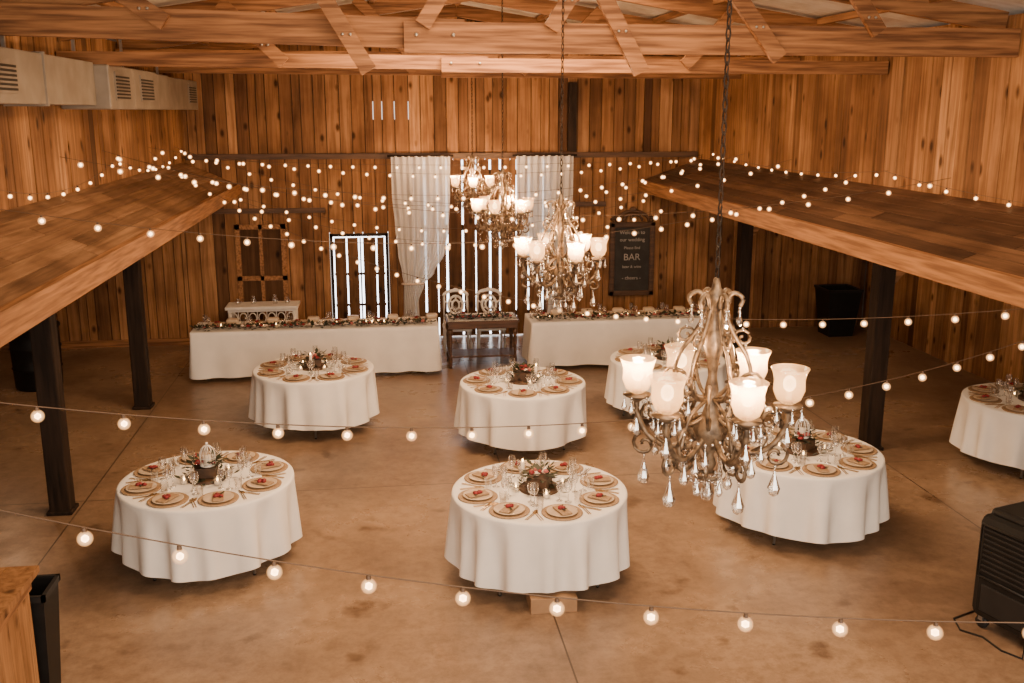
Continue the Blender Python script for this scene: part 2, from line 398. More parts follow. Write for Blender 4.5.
def side_wall(name, x, sgn, z0, z1, ya, yb, mat):
    global mb
    mb = MB(); y = ya
    while y < yb-.01:
        w = min(random.uniform(.14, .26), yb-y); mb.rnd = random.random()
        o = random.uniform(0, .014)
        if sgn > 0: mb.box((x+o-.0, y+.004, z0), (x+.03+o, y+w-.005, z1), mat)
        else: mb.box((x-.03-o, y+.004, z0), (x-o, y+w-.005, z1), mat)
        y += w
    if sgn > 0: mb.box((x+.046, ya, z0), (x+.08, yb, z1), M_DARK)  # added dark backing against light leaks between boards
    else: mb.box((x-.08, ya, z0), (x-.046, yb, z1), M_DARK)
    mb.build(name, attr=True)
side_wall('wall_left', XL, -1, 2.8, ZE, YF, YB-.02, M_WALL)
side_wall('wall_right', XR, 1, 2.8, ZE, YF, YB-.02, M_WALL)
side_wall('wall_left_aisle', AL, -1, 0, 3.0, YF, YB, M_WALL)
side_wall('wall_right_aisle', AR, 1, 0, 3.0, YF, YB, M_WALL)

mb = MB()
mb.box((AL-.08, YF, 3.0), (XL-.081, YB+.04, 3.05), M_DARK); mb.box((XR+.081, YF, 3.0), (AR+.08, YB+.04, 3.05), M_DARK)
for y in range(0, 17, 2):
    mb.box((AL, y, 2.86), (XL-.09, y+.08, 3.0), M_POST); mb.box((XR+.09, y, 2.86), (AR, y+.08, 3.0), M_POST)
mb.build('ceiling_aisle')

# ---- corrugated roof
mb = MB()
def corr(x0, x1):
    n = int((YB+.25-YF)/.035); vs = []; fs = []
    for i in range(n+1):
        y = YF+i*.035; o = .014*math.sin(y*2*math.pi/.14)
        for xx in (x0, x1): vs.append((xx, y, roofz(xx)+o+.06))
    for i in range(n): fs.append((2*i, 2*i+1, 2*i+3, 2*i+2))
    mb.add(vs, fs, M_ROOF, True)
corr(XL-.3, XC); corr(XC, XR+.3)
mb.build('ceiling')

# ---- roof trusses
def truss(y, zt, zb, lap, struts=(), tilt=0):
    mb = MB(); t = .09
    c = (zt+zb)/2; h = zt-zb
    mb.beam((XL+.01, y, c+.03+tilt), (lap+.5, y, c+.03-.02), t, h, M_BEAMX)
    mb.beam((lap, y-.095, c-.02), (XR-.01, y-.095, c-.02), t, h, M_BEAMX)
    mb.beam((XL+.02, y+.1, ZE-.06), (XC, y+.1, ZR-.09), .08, .18, M_BEAMX)
    mb.beam((XR-.02, y+.1, ZE-.06), (XC, y+.1, ZR-.09), .08, .18, M_BEAMX)
    for (x0, z0, x1, z1) in struts:
        mb.beam((x0, y-.185, z0), (x1, y-.185, z1), .06, .13, M_BEAMX, side=(0, 1, 0))
        for dx in (-.03, .03):
            mb.sph((x0+(x1-x0)*.3+dx, y-.225, z0+(z1-z0)*.3), .014, M_STEEL, 1)
    for bx in (lap+.1, lap+.4): mb.sph((bx, y-.145, c), .018, M_STEEL, 1)
    return mb.build('roof_truss')
truss(8.6, 4.67, 4.43, .25, struts=((-.04, 4.26, -.6, 5.2), (2.22, 4.26, 1.62, 5.35), (3.42, 4.38, 2.75, 5.22), (1.45, 4.6, 1.9, 5.35), (.4, 4.62, .9, 5.4), (4.3, 4.6, 4.0, 5.0), (-1.6, 4.62, -2.1, 4.95)), tilt=.07)
truss(10.9, 4.50, 4.36, .7, struts=((-.9, 4.42, -1.5, 5.0), (3.3, 4.42, 3.9, 5.05)))
truss(13.3, 4.66, 4.46, 1.6, struts=((.6, 4.5, -.2, 5.3), (2.2, 4.5, 2.9, 5.2), (4.0, 4.5, 4.4, 4.95)))
truss(15.5, 4.62, 4.45, 1.0, struts=((.6, 4.5, -.2, 5.3), (2.2, 4.5, 2.9, 5.2)))
truss(5.0, 4.95, 4.78, 1.0)
mb = MB()
for x in (-2.4, -1.2, 0, 1.25, 2.5, 3.7, 4.9):
    mb.box((x-.035, YF, roofz(x)-.03), (x+.035, YB-.02, roofz(x)+.035), M_BEAMY)
mb.build('roof_purlins')

# ---- awnings
def awning(name, xw, xe, mat):
    mb = MB(); zw, ze = 3.12, 2.76; n = 6
    L = (Vector((xe, 0, ze))-Vector((xw, 0, zw)))
    s = 1 if xe > xw else -1
    for i in range(n):
        a = i/n; b = (i+1)/n-.014
        xa, za = xw+L.x*a, zw+L.z*a; xb, zb = xw+L.x*b, zw+L.z*b
        y = YF+.1
        while y < YB-.2:
            ln = random.uniform(2.2, 4.2); y2 = min(y+ln, YB-.15); mb.rnd = random.random()
            vs = [(xa, y, za), (xb, y, zb), (xb, y2-.012, zb), (xa, y2-.012, za)]
            vs2 = [(p[0], p[1], p[2]-.03) for p in vs]
            mb.add(vs+vs2, [(0, 1, 2, 3), (7, 6, 5, 4), (0, 4, 5, 1), (1, 5, 6, 2), (2, 6, 7, 3), (3, 7, 4, 0)], mat)
            y = y2
    mb.rnd = .5
    mb.box((min(xe, xe+s*.07), YF+.1, ze-.19), (max(xe, xe+s*.07), YB-.16, ze+.01), M_BEAMY)
    for k in range(10):
        y = k*1.9+.4
        mb.beam((xw+s*.02, y, zw-.1), (xe, y, ze-.1), .06, .12, M_BEAMX)
    return mb.build(name, attr=True)
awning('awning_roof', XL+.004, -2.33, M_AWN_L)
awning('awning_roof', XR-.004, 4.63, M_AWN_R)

# ---- posts
def post(x, y, brace):
    mb = MB(); h = .1
    mb.bbox((x-h, y-h, 0), (x+h, y+h, 2.795), M_POST, .012)
    if brace:
        mb.beam((x+.08*brace, y, 2.0), (x+.75*brace, y, 2.82), .07, .09, M_BEAMX, side=(0, 1, 0))
    mb.bbox((x-.125, y-.125, 0), (x+.125, y+.125, .04), M_POST, .01)
    mb.build('timber_post')
for x, y, s in ((-3.25, 9.95, -1), (-3.25, 13.6, -1), (5.76, 10.7, 1), (5.82, 15.3, 1), (-3.25, 2.5, 0), (5.78, 4.5, 0)): post(x, y, s)
mb = MB()
mb.box((XL-.3, YF, 2.80), (XL-.085, YB-.02, 2.98), M_BEAMY); mb.box((XR+.085, YF, 2.80), (XR+.3, YB-.02, 2.98), M_BEAMY)
mb.build('trim_2')

# ---- duct with grilles
mb = MB()
dx0, dx1 = XL+.02, -2.78
mb.bbox((dx0, 2, 4.0), (dx1, 10.8, 4.42), M_DUCT, .01)
for i in range(4): mb.box((dx0, 3.2+i*2.0, 3.985), (dx1+.015, 3.24+i*2.0, 4.435), M_DUCT)
for y0, y1, ex in ((10.8, 11.75, .14), (11.85, 13.0, .14), (13.1, 14.1, .07), (14.15, 16.8, -.02)):
    mb.bbox((dx0, y0, 3.96), (dx1+ex, y1+.1, 4.40), M_DUCT, .015)
def grille(y0, y1, z0, z1, x):
    mb.box((x, y0, z0), (x+.012, y1, z1), M_DUCT)
    k = int((z1-z0-.04)/.035)
    for i in range(k): mb.box((x+.012, y0+.02, z0+.02+i*.035), (x+.02, y1-.02, z0+.038+i*.035), M_BLACK)
grille(8.0, 8.5, 4.08, 4.34, dx1+.001); grille(11.0, 11.6, 4.05, 4.34, dx1+.141); grille(12.15, 12.8, 4.05, 4.34, dx1+.141); grille(16.1, 16.7, 4.05, 4.34, dx1-.019); grille(5, 5.6, 4.08, 4.34, dx1+.001)
for y in range(3, 17, 2): mb.box((dx0+.1, y, 4.42), (dx0+.13, y+.03, 4.8), M_STEEL)
mb.build('ventilation_duct')

# ------------------------------------------------------------------ curtains
def curtain(cx_top, mirror):
    mb = MB(); nu, nv = 90, 60; vs = []; fs = []
    keys = [(3.2, -.5, .5), (2.6, -.5, .49), (2.0, -.46, .46), (1.55, -.42, .38), (1.2, -.36, .2), (1.0, -.33, .02), (.7, -.34, -.08), (.1, -.36, -.05)]
    def span(z):
        for (za, a0, a1), (zb, b0, b1) in zip(keys, keys[1:]):
            if zb <= z <= za:
                t = (za-z)/(za-zb); t = t*t*(3-2*t); return a0+(b0-a0)*t, a1+(b1-a1)*t
        return keys[-1][1:]
    for j in range(nv+1):
        z = 3.2-3.1*j/nv; a, b = span(z); amp = .03 if b-a > .6 else .04
        for i in range(nu+1):
            u = i/nu; x = a+(b-a)*u
            y = 17.16+amp*math.sin(u*2*math.pi*9+.6*math.sin(z*2))+.015*math.sin(u*31+z*3)
            vs.append((cx_top+(x if not mirror else -x), y, z))
    for j in range(nv):
        for i in range(nu):
            o = j*(nu+1)+i; fs.append((o, o+1, o+nu+2, o+nu+1))
    mb.add(vs, fs, M_CURT, True)
    tx = cx_top+(-.17 if not mirror else .17)
    mb.tube([(tx+.19*math.cos(t/12*2*math.pi), 17.16+.075*math.sin(t/12*2*math.pi), 1.02) for t in range(13)], .018, M_CREAM)
    mb.tube([(cx_top-.56, 17.16, 3.2), (cx_top+.56, 17.16, 3.2)], .018, M_POST)
    for e in (-.5, .5): mb.box((cx_top+e-.01, 17.16, 3.19), (cx_top+e+.01, 17.299, 3.21), M_POST)
    mb.build('curtain')
curtain(.74, False); curtain(2.87, True)

# ------------------------------------------------------------------ tables
def tablecloth_round(mb, R=.758, H=.76, drop=.60, seed=0):
    rnd = random.Random(seed); n = 240
    ph = [rnd.uniform(0, 6.28) for _ in range(5)]; k0 = rnd.choice([14, 15, 16, 17])
    def rip(a):
        w = .6*math.sin(k0*a+ph[0]+.9*math.sin(2*a+ph[1]))+.35*math.sin((k0-5)*a+ph[2])+.2*math.sin((k0+7)*a+ph[3])
        return math.copysign(abs(w)**.75, w)
    allr = []; vs = [(0, 0, H)]; fs = []
    for r, z in [(.25, 0), (.5, 0), (.7, 0), (R-.02, 0), (R-.004, -.006), (R, -.02)]:
        allr.append([(r*math.cos(2*math.pi*i/n), r*math.sin(2*math.pi*i/n), H+z) for i in range(n)])
    m = 16
    for j in range(1, m+1):
        t = j/m; row = []
        for i in range(n):
            a = 2*math.pi*i/n; w = rip(a)
            r = R+.012*t+.072*(t**.8)*w
            z = H-.02-(drop-.02)*t + (.028*w*t) + .018*t*math.sin(3*a+ph[4])
            row.append((r*math.cos(a), r*math.sin(a), z))
        allr.append(row)
    for row in allr: vs += row
    for i in range(n): fs.append((0, 1+i, 1+(i+1) % n))
    for j in range(len(allr)-1):
        for i in range(n):
            i2 = (i+1) % n; fs.append((1+j*n+i, 1+(j+1)*n+i, 1+(j+1)*n+i2, 1+j*n+i2))
    mb.add(vs, fs, M_LINEN, True)

def wine_glass(mb, x, y, z, h=.2, r=.036):
    mb.lathe([(r*.9, 0), (r*.9, .004), (.005, .008), (.004, h*.45), (r*.7, h*.55), (r, h*.72), (r*.85, h)], (x, y, z), M_GLASS, 12)
def tumbler(mb, x, y, z):
    mb.lathe([(.026, 0), (.03, .05), (.033, .1)], (x, y, z), M_GLASS, 10)
def setting(mb, M, rnd):
    mb.M = M
    mb.lathe([(0.001, .006), (.14, .006), (.165, .012), (.17, .008), (.165, .0)], (0, 0, 0), M_CHARGER, 28)
    mb.lathe([(0.001, .014), (.085, .014), (.125, .024), (.13, .022), (.09, .008)], (0, 0, 0), M_PLATE, 28)
    a = rnd.uniform(-.3, .3)
    mb.M = M @ Matrix.Rotation(a, 4, 'Z')
    mb.bbox((-.045, -.1, .02), (.045, .09, .032), M_CHARGER, .004)
    for k in range(4): mb.sph((rnd.uniform(-.025, .025), rnd.uniform(-.03, .03), .042), .021, M_RED, 1, (1.1, 1.1, .8))
    for k in range(3): mb.beam((0, 0, .04), (rnd.uniform(-.06, .06), rnd.uniform(-.06, .06), .045), .012, .003, M_LEAF)
    mb.M = M
    for xx, l in ((-.195, .19), (-.215, .17), (.195, .2), (.212, .17)):
        mb.beam((xx, -.1, .004), (xx, -.1+l, .004), .006, .003, M_CUT)
        mb.bbox((xx-.009, -.1+l-.03, .001), (xx+.009, -.1+l+.02, .007), M_CUT, .002)
    wine_glass(mb, .13, .2, 0); wine_glass(mb, .07, .25, 0, .17, .03); tumbler(mb, .2, .16, 0)
    mb.M = Matrix.Identity(4)

def foliage(mb, c, R, n, rnd, hz=.08, sx=1, sy=1):
    for k in range(n):
        a = rnd.uniform(0, 6.28); r = R*math.sqrt(rnd.random())
        p = Vector((c[0]+r*math.cos(a)*sx, c[1]+r*math.sin(a)*sy, c[2]+rnd.uniform(.01, hz)))
        d = Vector((math.cos(a+rnd.uniform(-.7, .7)), math.sin(a+rnd.uniform(-.7, .7)), rnd.uniform(-.1, .7))).normalized()
        l = rnd.uniform(.05, .1); w = d.cross(Vector((0, 0, 1))).normalized()*l*.25
        mb.add([p, p+d*l*.5+w, p+d*l, p+d*l*.5-w], [(0, 1, 2, 3)], M_LEAF)
def rose(mb, p, r, mat):
    mb.sph(p, r, mat, 1, (1, 1, .8))
    for k in range(5):
        a = k*1.2566; mb.sph((p[0]+r*.6*math.cos(a), p[1]+r*.6*math.sin(a), p[2]-r*.2), r*.6, mat, 1, (1, 1, .7))
def votive(mb, x, y, z):
    mb.lathe([(.03, 0), (.034, .07)], (x, y, z), M_GLASS, 10); mb.lathe([(.026, .004), (.026, .03), (.001, .032)], (x, y, z), M_WAX, 10)
    mb.sph((x, y, z+.045), .008, M_FLAME, 1, (1, 1, 1.8))

def centerpiece(seed, z=.762, kind=0):
    mb = MB(); rnd = random.Random(seed)
    mb.lathe([(.001, .025), (.17, .025), (.175, .02), (.175, 0)], (0, 0, z), M_SLICE, 24)
    mb.bbox((-.09, -.09, z+.025), (.09, .09, z+.12), M_SLICE, .006)
    foliage(mb, (0, 0, z+.09), .12, 60, rnd, .1)
    for k in range(6):
        a = rnd.uniform(0, 6.28); r = rnd.uniform(0, .09)
        rose(mb, (r*math.cos(a), r*math.sin(a), z+.14+rnd.uniform(0, .04)), rnd.uniform(.02, .03), rnd.choice([M_RED, M_CREAM, M_RED, M_PINK]))
    foliage(mb, (0, 0, z+.01), .24, 50, rnd, .03)
    for k in range(4):
        a = k*1.57+.6; votive(mb, .21*math.cos(a), .21*math.sin(a), z)
    if kind == 0:
        mb.lathe([(.03, 0), (.035, .02), (.012, .04), (.01, .1), (.03, .12), (.028, .14)], (.05, .17, z), M_GLASS, 12)
        mb.lathe([(.018, .13), (.018, .21), (.001, .212)], (.05, .17, z), M_WAX, 10); mb.sph((.05, .17, z+.225), .008, M_FLAME, 1, (1, 1, 2))
    else:
        cx, cy = .02, -.02
        mb.lathe([(.07, .13), (.07, .15), (.001, .15)], (cx, cy, z), M_WHITE, 16)
        for k in range(10):
            a = k*.628
            mb.tube([(cx+.065*math.cos(a)*q, cy+.065*math.sin(a)*q, z+h) for q, h in ((1, .15), (1, .24), (.8, .28), (.4, .305), (.05, .315))], .004, M_WHITE, 4)
        mb.lathe([(.067, .2), (.067, .206)], (cx, cy, z), M_WHITE, 16); mb.sph((cx, cy, z+.33), .014, M_WHITE, 1)
        mb.lathe([(.03, .15), (.03, .22), (.001, .222)], (cx, cy, z), M_WAX, 10)
    return mb.build('floral_centerpiece')

tables = [(-1.58, 8.65, 1), (1.31, 8.0, 0), (3.97, 8.65, 1), (-.87, 12.5, 0), (1.67, 11.5, 0), (3.74, 12.4, 0), (7.3, 9.95, 0)]
for i, (tx, ty, kind) in enumerate(tables):
    mb = MB(); tablecloth_round(mb, seed=11+i)
    mb.lathe([(.001, .752), (.73, .752), (.73, .73), (.001, .73)], (0, 0, 0), M_DWOOD, 40)
    for sx in (-1, 1):
        for sy in (-1, 1):
            mb.tube([(sx*.38, sy*.38, .73), (sx*.42, sy*.42, .012)], .014, M_STEEL, 8)
            mb.sph((sx*.42, sy*.42, .014), .017, M_BLACK, 1, (1, 1, .8))
        mb.tube([(sx*.40, -.40, .3), (sx*.40, .40, .3)], .01, M_STEEL, 6)
    o = mb.build('round_dining_table'); o.location = (tx, ty, 0); o.rotation_euler = (0, 0, i*.8 if i != 1 else .05)
    mb = MB(); rnd = random.Random(50+i); off = rnd.uniform(0, .7)
    for k in range(8):
        a = off+k*math.pi/4+rnd.uniform(-.03, .03)
        M = Matrix.Translation((.555*math.cos(a), .555*math.sin(a), .7615)) @ Matrix.Rotation(a+math.pi/2, 4, 'Z')
        setting(mb, M, rnd)
    o = mb.build('table_setting'); o.location = (tx, ty, 0)
    o = centerpiece(200+i, kind=kind); o.location = (tx, ty, 0); o.rotation_euler = (0, 0, i*1.1)

mb = MB(); mb.bbox((1.12, 7.22, 0), (1.5, 7.52, .13), M_CARD, .004); mb.box((1.12, 7.36, .13), (1.5, 7.38, .132), M_PLATE)
mb.build('cardboard_box')

# ---- long head tables with cloth
def long_table(x0, x1, y0, y1, seed):
    mb = MB(); rnd = random.Random(seed); H = .76
    mb.box((x0+.02, y0+.02, .725), (x1-.02, y1-.02, .752), M_DWOOD)
    per = []; step = .03
    def edge(ax, ay, bx, by):
        L = math.hypot(bx-ax, by-ay); n = int(L/step)
        nx, ny = (by-ay)/L, -(bx-ax)/L
        for i in range(n): per.append((ax+(bx-ax)*i/n, ay+(by-ay)*i/n, nx, ny))
    edge(x0, y0, x1, y0); edge(x1, y0, x1, y1); edge(x1, y1, x0, y1); edge(x0, y1, x0, y0)
    N = len(per); rows = []
    for j in range(13):
        t = j/12; row = []
        for i, (x, y, nx, ny) in enumerate(per):
            s_ = i*step; w = math.sin(s_*11+1.3*math.sin(s_*2.1))+.6*math.sin(s_*5.3+1)
            o = t*(.04+.03*w) if j else 0
            row.append((x+nx*o, y+ny*o, H-(.69)*t))
        rows.append(row)
    vs = [v for r in rows for v in r]; fs = []
    for j in range(12):
        for i in range(N):
            i2 = (i+1) % N; fs.append((j*N+i, (j+1)*N+i, (j+1)*N+i2, j*N+i2))
    fs.append(tuple(range(N)))
    mb.add(vs, fs, M_LINEN, True)
    mb.box((x0, y0, .758), (x1, y1, .7605), M_LINEN)
    for xx in (x0+.2, (x0+x1)/2, x1-.2):
        for yy in (y0+.12, y1-.12): mb.tube([(xx, yy, .74), (xx, yy, 0)], .014, M_STEEL, 6)
    mb.build('long_banquet_table')
    mb = MB(); n = 6
    for k in range(n):
        cx = x0+(k+.5)*(x1-x0)/n
        setting(mb, Matrix.Translation((cx, y1-.22, .7615)) @ Matrix.Rotation(math.pi, 4, 'Z'), rnd)
        mb.bbox((cx+.14, y1-.22, .7615), (cx+.32, y1-.08, .84), M_PLATE, .03)
    mb.build('table_setting')
    mb = MB(); k = x0+.1
    while k < x1-.1:
        c = (k, y0+.17+rnd.uniform(-.02, .02), .765); foliage(mb, c, .09, 20, rnd, .05)
        if rnd.random() < .6: rose(mb, (c[0], c[1], .81), rnd.uniform(.022, .032), rnd.choice([M_RED, M_RED, M_CREAM, M_PINK]))
        if rnd.random() < .3: votive(mb, c[0]+.04, y0+.28, .7615)
        k += .09
    mb.build('flower_garland')
long_table(-2.8, .86, 14.8, 15.55, 3); long_table(2.3, 5.35, 14.85, 15.6, 4)

# ---- sweetheart table (dark wood, open legs) with runner
mb = MB()
x0, x1, y0, y1 = 1.0, 2.14, 15.1, 15.7
mb.bbox((x0, y0, .72), (x1, y1, .76), M_DWOOD, .008)
mb.box((x0+.05, y0+.05, .62), (x1-.05, y1-.05, .719), M_DWOOD)
for xx in (x0+.06, x1-.06):
    for yy in (y0+.06, y1-.06):
        mb.lathe([(.03, .0), (.022, .05), (.035, .12), (.02, .2), (.034, .45), (.025, .5), (.04, .55), (.04, .63)], (xx, yy, 0), M_DWOOD, 12, caps=True)
mb.bbox((x0+.04, y0+.06, .16), (x1-.04, y1-.06, .19), M_DWOOD, .005)
mb.box((x0+.03, y0-.012, .64), (x1-.03, y0-.006, .765), M_DWOOD); mb.box((x0+.03, y0-.012, .7605), (x1-.03, y1, .766), M_LINEN)
mb.build('sweetheart_table')
mb = MB(); rnd = random.Random(5)
for k in range(12):
    c = (x0+.1+k*.083, y0+.12, .766); foliage(mb, c, .09, 24, rnd, .05); rose(mb, (c[0], c[1], .81), .026, rnd.choice([M_RED, M_CREAM, M_PINK]))
mb.build('flower_garland')
mb = MB()
for cx in (1.28, 1.84): setting(mb, Matrix.Translation((cx, y1-.2, .767)) @ Matrix.Rotation(math.pi, 4, 'Z'), rnd)
mb.build('table_setting')

# ---- white ornate chairs
def chair(x, y):
    mb = MB()
    mb.bbox((-.23, -.22, .42), (.23, .23, .48), M_WHITE, .015); mb.bbox((-.21, -.2, .48), (.21, .2, .53), M_CREAM, .02)
    for sx in (-1, 1):
        mb.tube([(sx*.2, -.19, .43), (sx*.215, -.21, .22), (sx*.2, -.2, 0)], [.025, .018, .014], M_WHITE, 8)
        mb.tube([(sx*.2, .2, 0), (sx*.2, .2, .45), (sx*.2, .24, .75), (sx*.19, .28, .95)], [.018, .022, .02, .018], M_WHITE, 8)
    def P(u, z): return (u, .2+.08*(z-.45)/.6+.01, z)
    mb.tube([P(.2*math.cos(t), .93+.09*math.sin(t)) for t in [math.pi*k/12 for k in range(13)]], .028, M_WHITE, 8)
    mb.tube([P(-.2, .6), P(.2, .6)], .018, M_WHITE, 8)
    mb.tube([P(.12*math.cos(t), .78+.15*math.sin(t)) for t in [2*math.pi*k/20 for k in range(21)]], .022, M_WHITE, 6)
    mb.tube([P(.06*math.cos(t), .78+.08*math.sin(t)) for t in [2*math.pi*k/16 for k in range(17)]], .018, M_WHITE, 6)
    for a in range(6):
        t = a*math.pi/3+.5; mb.tube([P(.06*math.cos(t), .78+.08*math.sin(t)), P(.12*math.cos(t), .78+.15*math.sin(t))], .014, M_WHITE, 6)
    for sx in (-1, 1):
        mb.tube([P(sx*.12, .8), P(sx*.2, .86)], .012, M_WHITE, 6)
    mb.sph(P(0, 1.03), .035, M_WHITE, 2, (1.4, .5, 1))
    o = mb.build('ornate_chair'); o.location = (x, y, 0)
chair(1.24, 16.1); chair(1.8, 16.1)

# ---- white fretwork console
mb = MB(); x0, x1, y0, y1 = -2.5, -1.4, 16.55, 17.0
mb.bbox((x0-.04, y0-.04, .75), (x1+.04, y1, .80), M_WHITE, .01)
mb.box((x0, y0, .71), (x1, y1-.02, .749), M_WHITE); mb.box((x0, y0, .47), (x1, y0+.03, .50), M_WHITE)
for k in range(7):
    cx = x0+.09+k*(x1-x0-.18)/6
    mb.tube([(cx+.06*math.cos(t*.628), y0+.015, .605+.085*math.sin(t*.628)) for t in range(11)], .009, M_WHITE, 6)
    mb.tube([(cx+.075, y0+.015, .50), (cx+.075, y0+.015, .71)], .007, M_WHITE, 6)
for xx in (x0+.03, x1-.03):
    for yy in (y0+.03, y1-.05):
        mb.lathe([(.022, 0), (.016, .06), (.035, .2), (.022, .35), (.04, .45), (.03, .49), (.03, .71)], (xx, yy, 0), M_WHITE, 10, caps=True)
mb.box((x0+.02, y0+.02, .15), (x1-.02, y1-.04, .18), M_WHITE)
mb.build('white_console_table')
mb = MB()
for cx, h in ((-2.35, .1), (-2.1, .14), (-1.75, .16), (-1.55, .12)):
    mb.lathe([(.03, 0), (.045, .03), (.05, h*.5), (.02, h*.8), (.03, h)], (cx, 16.75, .80), M_GLASS, 12)
mb.build('vase_collection')

# ---- chalkboard sign
mb = MB(); x0, x1, z0, z1, y = 4.14, 4.84, .75, 1.95, 17.33
mb.box((x0, y-.01, z0), (x1, y+.04, z1), M_CHALK)
for lo, hi in (((x0-.06, z0-.06), (x0+.03, z1+.06)), ((x1-.03, z0-.06), (x1+.06, z1+.06)), ((x0-.06, z0-.06), (x1+.06, z0+.03)), ((x0-.06, z1-.03), (x1+.06, z1+.06))):
    mb.bbox((lo[0], y-.045, lo[1]), (hi[0], y+.04, hi[1]), M_RAIL, .012)
cx = (x0+x1)/2
mb.tube([(cx+.3*math.cos(t), y-.01, z1+.06+.2*math.sin(t)) for t in [math.pi*k/14 for k in range(15)]], .03, M_RAIL, 8)
mb.tube([(cx+.17*math.cos(t), y-.01, z1+.08+.13*math.sin(t)) for t in [math.pi*k/14 for k in range(15)]], .024, M_RAIL, 8)
for s in (-1, 1):
    mb.tube([(cx+s*(.33+.07*math.cos(t)*(1-t/12)), y-.01, z1+.1+.07*math.sin(t)*(1-t/12)) for t in [k*.5 for k in range(18)]], .018, M_RAIL, 6)
mb.sph((cx, y-.01, z1+.28), .06, M_RAIL, 2, (1.2, .5, 1)); mb.sph((cx, y-.01, z1+.14), .05, M_RAIL, 2, (1, .5, 1))
sign = mb.build('chalkboard_sign')
M_CHALKW = simple('chalk', (.42, .38, .33), None, .9)
for k, (txt, sz, zz) in enumerate((('Welcome to', .09, 1.80), ('our wedding', .09, 1.67), ('Please find', .07, 1.53), ('BAR', .17, 1.33), ('beer & wine', .07, 1.19), ('- cheers -', .09, .98))):
    cu = bpy.data.curves.new('lettering_%d' % k, 'FONT'); cu.body = txt; cu.size = sz; cu.align_x = 'CENTER'; cu.extrude = .001
    cu.materials.append(M_CHALKW)
    o = bpy.data.objects.new('lettering_%d' % k, cu); COL.objects.link(o); o.parent = sign
    o.location = (cx, y-.0125, zz); o.rotation_euler = (math.pi/2, 0, 0)

# ---- bar counter, bins, cooler
mb = MB()
bx0, bx1, by0, by1 = -3.45, -2.34, 4.6, 6.35
yy = by0
while yy < by1-.01:
    w = min(.17, by1-yy); mb.rnd = random.random(); mb.box((bx1-.03, yy+.003, .02), (bx1, yy+w-.003, 1.0), M_BARW); yy += w
xx = bx0
while xx < bx1-.04:
    w = min(.17, bx1-.03-xx); mb.rnd = random.random(); mb.box((xx+.003, by1-.03, .02), (xx+w-.003, by1, 1.0), M_BARW); mb.box((xx+.003, by0, .02), (xx+w-.003, by0+.03, 1.0), M_BARW); xx += w
mb.box((bx0, by0+.03, .0), (bx1-.035, by1-.035, .99), M_DARK)
for k in range(6):
    mb.rnd = random.random(); a = bx0-.03+k*(bx1-bx0+.1)/6
    mb.box((a, by0-.04, 1.0), (a+(bx1-bx0+.1)/6-.004, by1+.04, 1.045), M_BARW)
mb.box((bx1+.001, by0, .9), (bx1+.02, by1, .99), M_BEAMY)
mb.build('wooden_bar_counter', attr=True)

def bin_(x, y, w, h, name='trash_bin'):
    mb = MB()
    a, b = w*.72, w
    vs = [(-a/2, -a/2, 0), (a/2, -a/2, 0), (a/2, a/2, 0), (-a/2, a/2, 0), (-b/2, -b/2, h), (b/2, -b/2, h), (b/2, b/2, h), (-b/2, b/2, h)]
    c = .86; vi = [(x_*c, y_*c, z_) for x_, y_, z_ in vs[4:]]+[(x_*c, y_*c, .04) for x_, y_, _ in vs[:4]]
    mb.add(vs+vi, [(0, 3, 2, 1), (0, 1, 5, 4), (1, 2, 6, 5), (2, 3, 7, 6), (3, 0, 4, 7),
                   (4, 5, 9, 8), (5, 6, 10, 9), (6, 7, 11, 10), (7, 4, 8, 11), (8, 9, 13, 12), (9, 10, 14, 13), (10, 11, 15, 14), (11, 8, 12, 15), (12, 13, 14, 15)], M_BLACK)
    b = w/2+.01
    for lo, hi in (((-b, -b), (b, -b+.025)), ((-b, b-.025), (b, b)), ((-b, -b), (-b+.025, b)), ((b-.025, -b), (b, b))):
        mb.box((lo[0], lo[1], h-.035), (hi[0], hi[1], h+.01), M_GREY)
    o = mb.build(name); o.location = (x, y, 0)
bin_(-2.44, 6.58, .32, .80); bin_(8.15, 16.7, .62, .85)

mb = MB()
mb.lathe([(.001, 0), (.3, 0), (.32, .03), (.33, .3), (.345, .31), (.33, .33), (.34, .6), (.355, .61), (.34, .63), (.34, .88), (.36, .9), (.36, .93), (.3, .97), (.001, 1.0)], (0, 0, 0), M_BLACK, 32)
mb.tube([(-.1, 0, .98), (-.08, 0, 1.04), (.08, 0, 1.04), (.1, 0, .98)], .014, M_GREY, 8)
o = mb.build('round_waste_drum'); o.location = (-5.0, 14.9, 0)

# large black cooler cabinet on casters
mb = MB()
mb.bbox((-.33, -.3, .1), (.33, .3, .95), M_BLACK, .07)
mb.bbox((-.27, -.25, .92), (.27, .25, 1.0), M_BLACK, .035)
mb.tube([(-.2, -.2, .98), (-.2, -.2, 1.04), (.2, -.2, 1.04), (.2, -.2, .98)], .016, M_GREY, 8)
for k in range(9): mb.bbox((-.25, -.312, .5+k*.042), (.25, -.298, .515+k*.042), M_GREY, .004)
for k in range(9): mb.bbox((-.342, -.22, .5+k*.042), (-.328, .22, .515+k*.042), M_GREY, .004)
mb.tube([(-.27, -.31, .46), (.27, -.31, .46), (.27, -.31, .88), (-.27, -.31, .88), (-.27, -.31, .46)], .01, M_GREY, 6)
mb.tube([(-.342, -.24, .46), (-.342, .24, .46), (-.342, .24, .88), (-.342, -.24, .88), (-.342, -.24, .46)], .01, M_GREY, 6)
mb.bbox((-.3, -.31, .16), (.3, -.295, .42), M_GREY, .01); mb.bbox((-.34, -.2, .18), (-.325, .2, .4), M_GREY, .01)
